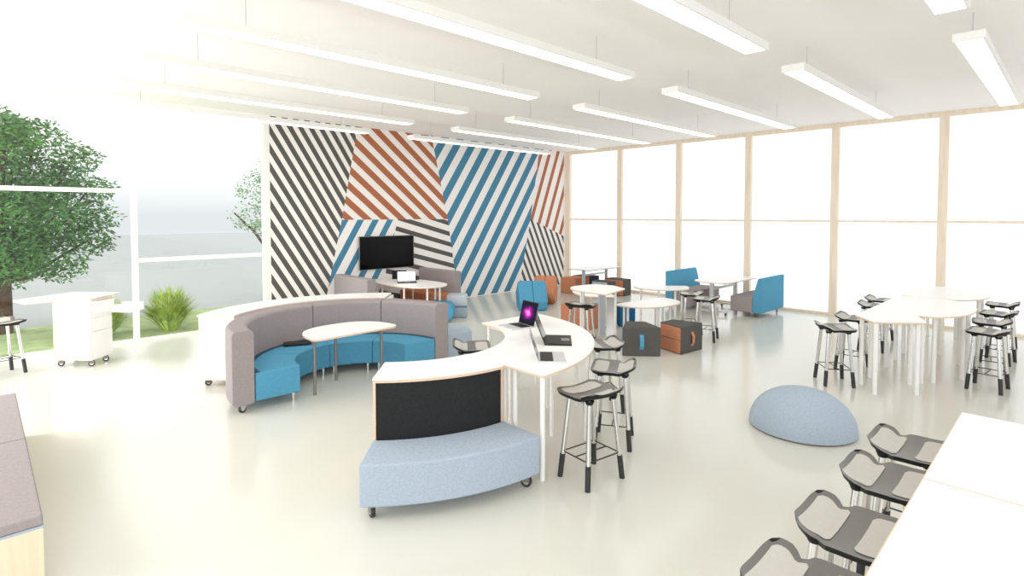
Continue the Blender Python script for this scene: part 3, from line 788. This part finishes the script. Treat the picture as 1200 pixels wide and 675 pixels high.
# ------------------------------------------------------------------ corner white tables (lower edge of the view)
GR = 'square white tables along the front edge'
for x0, x1, lb in ((3.352, 4.67, 'square white table beyond the seam, end of the row with stools'), (2.03, 3.348, 'square white table before the seam, cut by the frame, with stools')):
    t = thing('standing_table', lb, 'table', ((x0 + x1) / 2, -0.16, 0), 0, GR)
    w = (x1 - x0) / 2
    obj('tabletop', MB().box(-w + 0.005, w - 0.005, -0.655, 0.655, 0.887, 0.9005), M['white'], t)
    obj('tabletop_edge', MB().box(-w, w, -0.66, 0.66, 0.866, 0.8995), M['edge'], t)
    for sx in (-1, 1):
        for sy in (-1, 1): post(t, sx * (w - 0.08), sy * 0.58, 0.867)

# ------------------------------------------------------------------ dome
t = thing('dome_pouf', 'pale blue rounded dome pouf alone on the open floor', 'pouf', (6.13, 1.93, 0))
d = MB(); n, k = 40, 12; vs = []
RX, H = 0.5, 0.39
for j in range(k + 1):
    a = PI / 2 * j / k
    r = RX * math.cos(a) ** 0.9 if j < k else 0.0001; z = 0.02 + H * math.sin(a)
    for i in range(n): vs.append((r * math.cos(2 * PI * i / n), r * math.sin(2 * PI * i / n), z))
fs = [(j * n + i, j * n + (i + 1) % n, (j + 1) * n + (i + 1) % n, (j + 1) * n + i) for j in range(k) for i in range(n)]
fs.append(tuple(range(n - 1, -1, -1))); d.add(vs, fs)
obj('cushion', d, M['pale'], t, smooth=True)
obj('base', MB().cyl((0, 0, 0), (0, 0, 0.02), RX * 0.97, RX * 0.985, n=40), M['steel'], t)

# ------------------------------------------------------------------ cushioned plywood bench
GL = 'plywood benches with mauve cushions'
for y0, y1, lb in ((4.14, 5.675, 'plywood bench with mauve cushion, nearest the camera'), (5.685, 7.22, 'plywood bench with mauve cushion, far one of the pair')):
    t = thing('storage_bench', lb, 'bench', (-0.06, (y0 + y1) / 2, 0), 0, GL)
    w = (y1 - y0) / 2
    obj('cabinet', MB().box(-0.3, 0.3, -w, w, 0.02, 0.375), M['ply'], t)
    obj('trim', MB().box(-0.302, 0.302, -w - 0.001, w, 0.375, 0.39), M['pale'], t)
    obj('seat_cushion', MB().box(-0.3, 0.3, -w, w, 0.39, 0.45), M['purple'], t, bevel=0.012)
    obj('plinth', MB().box(-0.27, 0.27, -w + 0.03, w - 0.03, 0, 0.02), M['steel'], t)

# ------------------------------------------------------------------ rolling teacher desk
t = thing('rolling_desk', 'white rolling teacher desk with drawers and an overhanging top by the lawn window', 'desk', (1.06, 10.12, 0), math.radians(-45))
# local x runs along the panel face A->B, local y points away from the viewer
obj('cabinet', MB().box(-0.28, 0.28, -0.13, 0.27, 0.1, 1.0), M['white'], t, bevel=0.004, seg=2)
obj('panel_trim', MB().box(0.262, 0.284, -0.134, -0.128, 0.1, 1.0).box(-0.284, -0.262, -0.134, -0.128, 0.1, 1.0).box(-0.284, 0.284, -0.1335, -0.129, 0.095, 0.105), M['edge'], t)
obj('desktop', MB().prism([(-0.35, 0.33), (0.36, 0.33), (0.36, -0.14), (0.2, -0.3), (-0.15, -0.72), (-0.52, -0.5)], 1.01, 1.03), M['white'], t, bevel=0.003, seg=2)
obj('desktop_edge', MB().prism([(-0.345, 0.325), (0.355, 0.325), (0.355, -0.137), (0.198, -0.295), (-0.148, -0.712), (-0.512, -0.495)], 1.0, 1.01), M['edge'], t)
for z0, z1, out in ((0.78, 0.95, 0.04), (0.52, 0.7, 0.0), (0.14, 0.5, 0.0)):
    dr = obj('drawer', MB().box(0.28, 0.3 + out, -0.11, 0.25, z0, z1), M['white'], t, bevel=0.003, seg=2)
    obj('drawer_handle', MB().box(0.3 + out, 0.312 + out, 0.0, 0.14, z1 - 0.05, z1 - 0.035), M['white'], dr)
obj('side_shelf', MB().box(0.281, 0.62, 0.2, 0.5, 0.74, 0.76).box(0.281, 0.62, 0.2, 0.215, 0.76, 0.86).box(0.281, 0.62, 0.485, 0.5, 0.76, 0.86), M['white'], t)
for x, y in ((-0.22, -0.08), (0.23, -0.08), (-0.22, 0.2), (0.23, 0.2)): caster(t, x, y, 0.1, 0.042, rz=0.6)

# ------------------------------------------------------------------ garden
def leaf_cloud(n, centre, rad, size, rn, shape=None):
    b = MB()
    for _ in range(n):
        while True:
            p = Vector((rn.uniform(-1, 1), rn.uniform(-1, 1), rn.uniform(-1, 1)))
            if 0.15 < p.length < 1: break
        q = Vector((centre[0] + p.x * rad[0], centre[1] + p.y * rad[1], centre[2] + p.z * rad[2]))
        if shape and not shape(q): continue
        d = Vector((rn.uniform(-1, 1), rn.uniform(-1, 1), rn.uniform(-0.7, 0.4))).normalized()
        s = d.cross(Vector((rn.uniform(-1, 1), rn.uniform(-1, 1), rn.uniform(-1, 1)))).normalized()
        L = size * rn.uniform(0.7, 1.3); W = L * 0.2
        b.add([q, q + d * L * 0.5 + s * W, q + d * L, q + d * L * 0.5 - s * W], [(0, 1, 2, 3)])
    return b
def tree(label, x, y, blobs, leaves, branches, m, rn):
    t = thing('tree', label, 'tree', (x, y, -0.04), 0, 'trees on the lawn beyond the windows')
    tr = MB()
    tr.cyl((0, 0, 0), (0.03, 0, 1.5), 0.17, 0.12, n=12)
    for br in branches:
        for i in range(len(br) - 1):
            r = 0.045 * (1 - i / len(br)); r2 = 0.045 * (1 - (i + 1) / len(br)) + 0.004
            tr.cyl(br[i], br[i + 1], r, r2, n=8)
    obj('trunk', tr, M['bark'], t, smooth=True)
    f = MB()
    for c, rad, n in blobs:
        g = leaf_cloud(int(n * 1.2), c, rad, 0.1, rn); f.add(g.v, g.f)
    obj('foliage', f, M[m], t, recalc=False)
rn = random.Random(3)
brs = []; bl = []
for i in range(16):
    a = rn.uniform(-0.6, 2 * PI - 0.6); zt = rn.uniform(1.2, 3.7); rr = rn.uniform(0.8, 1.35) * (1.0 if zt < 3.2 else 0.75)
    p0 = Vector((0, 0, rn.uniform(0.7, 1.5))); p2 = Vector((rr * math.cos(a), rr * math.sin(a), zt)); p1 = (p0 + p2) / 2 + Vector((0, 0, -0.15))
    brs.append([p0, p1, p2])
    bl.append((p2, (0.5, 0.5, 0.4), 420)); bl.append((p1 + Vector((0, 0, 0.2)), (0.4, 0.4, 0.35), 180))
for e in ((1.55, -0.3, 2.2), (1.5, -0.2, 2.75), (1.2, -0.5, 3.35), (0.6, -0.6, 3.75), (1.45, -0.4, 1.75), (0.9, -0.6, 1.3), (0.3, -0.7, 2.6), (0.7, -0.5, 2.3), (-0.2, -0.6, 3.4), (0.3, -0.6, 1.8), (0.0, -0.5, 3.9), (0.5, -0.5, 3.05), (1.0, -0.4, 3.0), (0.0, -0.6, 3.0), (0.75, -0.5, 2.75), (0.25, -0.5, 3.4), (0.9, -0.5, 1.9)):
    e = (e[0] * 0.9, e[1], e[2])
    bl.append((Vector(e), (0.48, 0.45, 0.32), 460)); brs.append([Vector((0, 0, 1.0)), Vector((e[0] * 0.5, e[1] * 0.5, e[2] * 0.5 + 0.4)), Vector(e)])
tree('leafy green tree with dark trunk standing on the lawn behind the rolling desk', 0.3, 14.0, bl, 0, brs, 'leaf', rn)
bl2 = [(Vector((-0.35, 0, 2.2)), (0.7, 0.7, 0.45), 340), (Vector((-0.25, 0, 2.9)), (0.6, 0.7, 0.5), 340), (Vector((0.3, 0, 3.4)), (0.7, 0.7, 0.5), 420), (Vector((0.6, 0, 2.4)), (0.8, 0.7, 0.8), 700), (Vector((-0.1, 0, 1.9)), (0.4, 0.4, 0.3), 120)]
tree('pale green tree half hidden by the edge of the mural wall', 5.75, 15.2, bl2, 0, [[Vector((0, 0, 1.2)), Vector((-0.4, 0, 1.8)), Vector((-0.9, 0, 2.3))], [Vector((0, 0, 1.4)), Vector((0.3, 0, 2.2)), Vector((0.2, 0, 3.2))]], 'leaf2', rn)

def tuft(label, x, y, h, r, n, rn):
    b = MB()
    for _ in range(n):
        a = rn.uniform(0, 2 * PI); l = rn.uniform(0.3, 1.0); hh = h * rn.uniform(0.55, 1.05) * (1 - 0.45 * l * l)
        d = Vector((math.cos(a), math.sin(a), 0)); s = Vector((-d.y, d.x, 0)) * 0.015
        p0 = d * r * 0.25 * rn.random(); p1 = p0 + d * r * 0.45 * l + Vector((0, 0, hh * 0.65)); p2 = p0 + d * r * 1.05 * l + Vector((0, 0, hh))
        b.add([p0 - s, p0 + s, p1 + s * 0.9, p1 - s * 0.9, p2], [(0, 1, 2, 3), (3, 2, 4)])
    o = obj('ornamental_grass', b, M['blade'], recalc=False); o.location = (x, y, -0.04)
    tag(o, label, 'plant', 'grass clumps outside the lawn window')
tuft('round clump of spiky bright green grass outside between the window frames', 2.66, 12.15, 0.95, 0.5, 1100, rn)
tuft('clump of spiky green grass outside, partly behind the rolling desk', 1.62, 12.25, 0.85, 0.45, 800, rn)

# ------------------------------------------------------------------ light
w = bpy.data.worlds.new('sky'); bpy.context.scene.world = w; w.use_nodes = True
nt = w.node_tree; bg = nt.nodes['Background']
tc = nt.nodes.new('ShaderNodeTexCoord'); sx = nt.nodes.new('ShaderNodeSeparateXYZ')
nt.links.new(tc.outputs['Generated'], sx.inputs[0])
r = nt.nodes.new('ShaderNodeValToRGB'); e = r.color_ramp.elements
e[0].position = 0.0; e[0].color = lin((202, 206, 207)); e[1].position = 0.11; e[1].color = (1, 1, 1, 1)
nt.links.new(sx.outputs['Z'], r.inputs['Fac'])
r2 = nt.nodes.new('ShaderNodeValToRGB'); e = r2.color_ramp.elements       # brighter sky on the +x side
e[0].position = 0.45; e[0].color = (0, 0, 0, 1); e[1].position = 0.62; e[1].color = (1, 1, 1, 1)
nt.links.new(sx.outputs['X'], r2.inputs['Fac'])
mx = nt.nodes.new('ShaderNodeMixRGB'); mx.inputs[2].default_value = (1, 1, 1, 1)
nt.links.new(r2.outputs['Color'], mx.inputs[0]); nt.links.new(r.outputs['Color'], mx.inputs[1])
nt.links.new(mx.outputs[0], bg.inputs['Color']); bg.inputs['Strength'].default_value = 1.05

sun = bpy.data.lights.new('sun', 'SUN'); sun.energy = 1.6; sun.angle = math.radians(25); sun.color = (1, 0.98, 0.95)
so = bpy.data.objects.new('sun', sun); C.objects.link(so)
so.rotation_euler = (math.radians(50), 0, math.radians(-115))
def area(name, loc, rot, sx_, sy_, e, c=(1, 1, 1)):
    l = bpy.data.lights.new(name, 'AREA'); l.shape = 'RECTANGLE'; l.size = sx_; l.size_y = sy_; l.energy = e; l.color = c
    o = bpy.data.objects.new(name, l); C.objects.link(o); o.location = loc; o.rotation_euler = rot
    return o
area('daylight_fill_side', (-3.0, 8.8, 2.4), (math.radians(84), 0, math.radians(-90)), 4.6, 3.4, 130)  # added area lamp out of view, stands in for daylight over the floor
area('daylight_fill_low', (-2.8, 9.2, 0.8), (math.radians(112), 0, math.radians(-112)), 3.0, 1.2, 115)  # added low lamp out of view, imitates outdoor bounce onto the ceiling
area('fill_behind', (-2.6, -2.6, 2.6), (math.radians(80), 0, math.radians(-45)), 5, 3, 160)  # unseen fill lamp added behind the camera to lift the whole room

sc = bpy.context.scene
sc.view_settings.view_transform = 'Standard'
sc.view_settings.exposure = 0.4
sc.view_settings.gamma = 1.1
sc.cycles.max_bounces = 10
sc.cycles.diffuse_bounces = 6
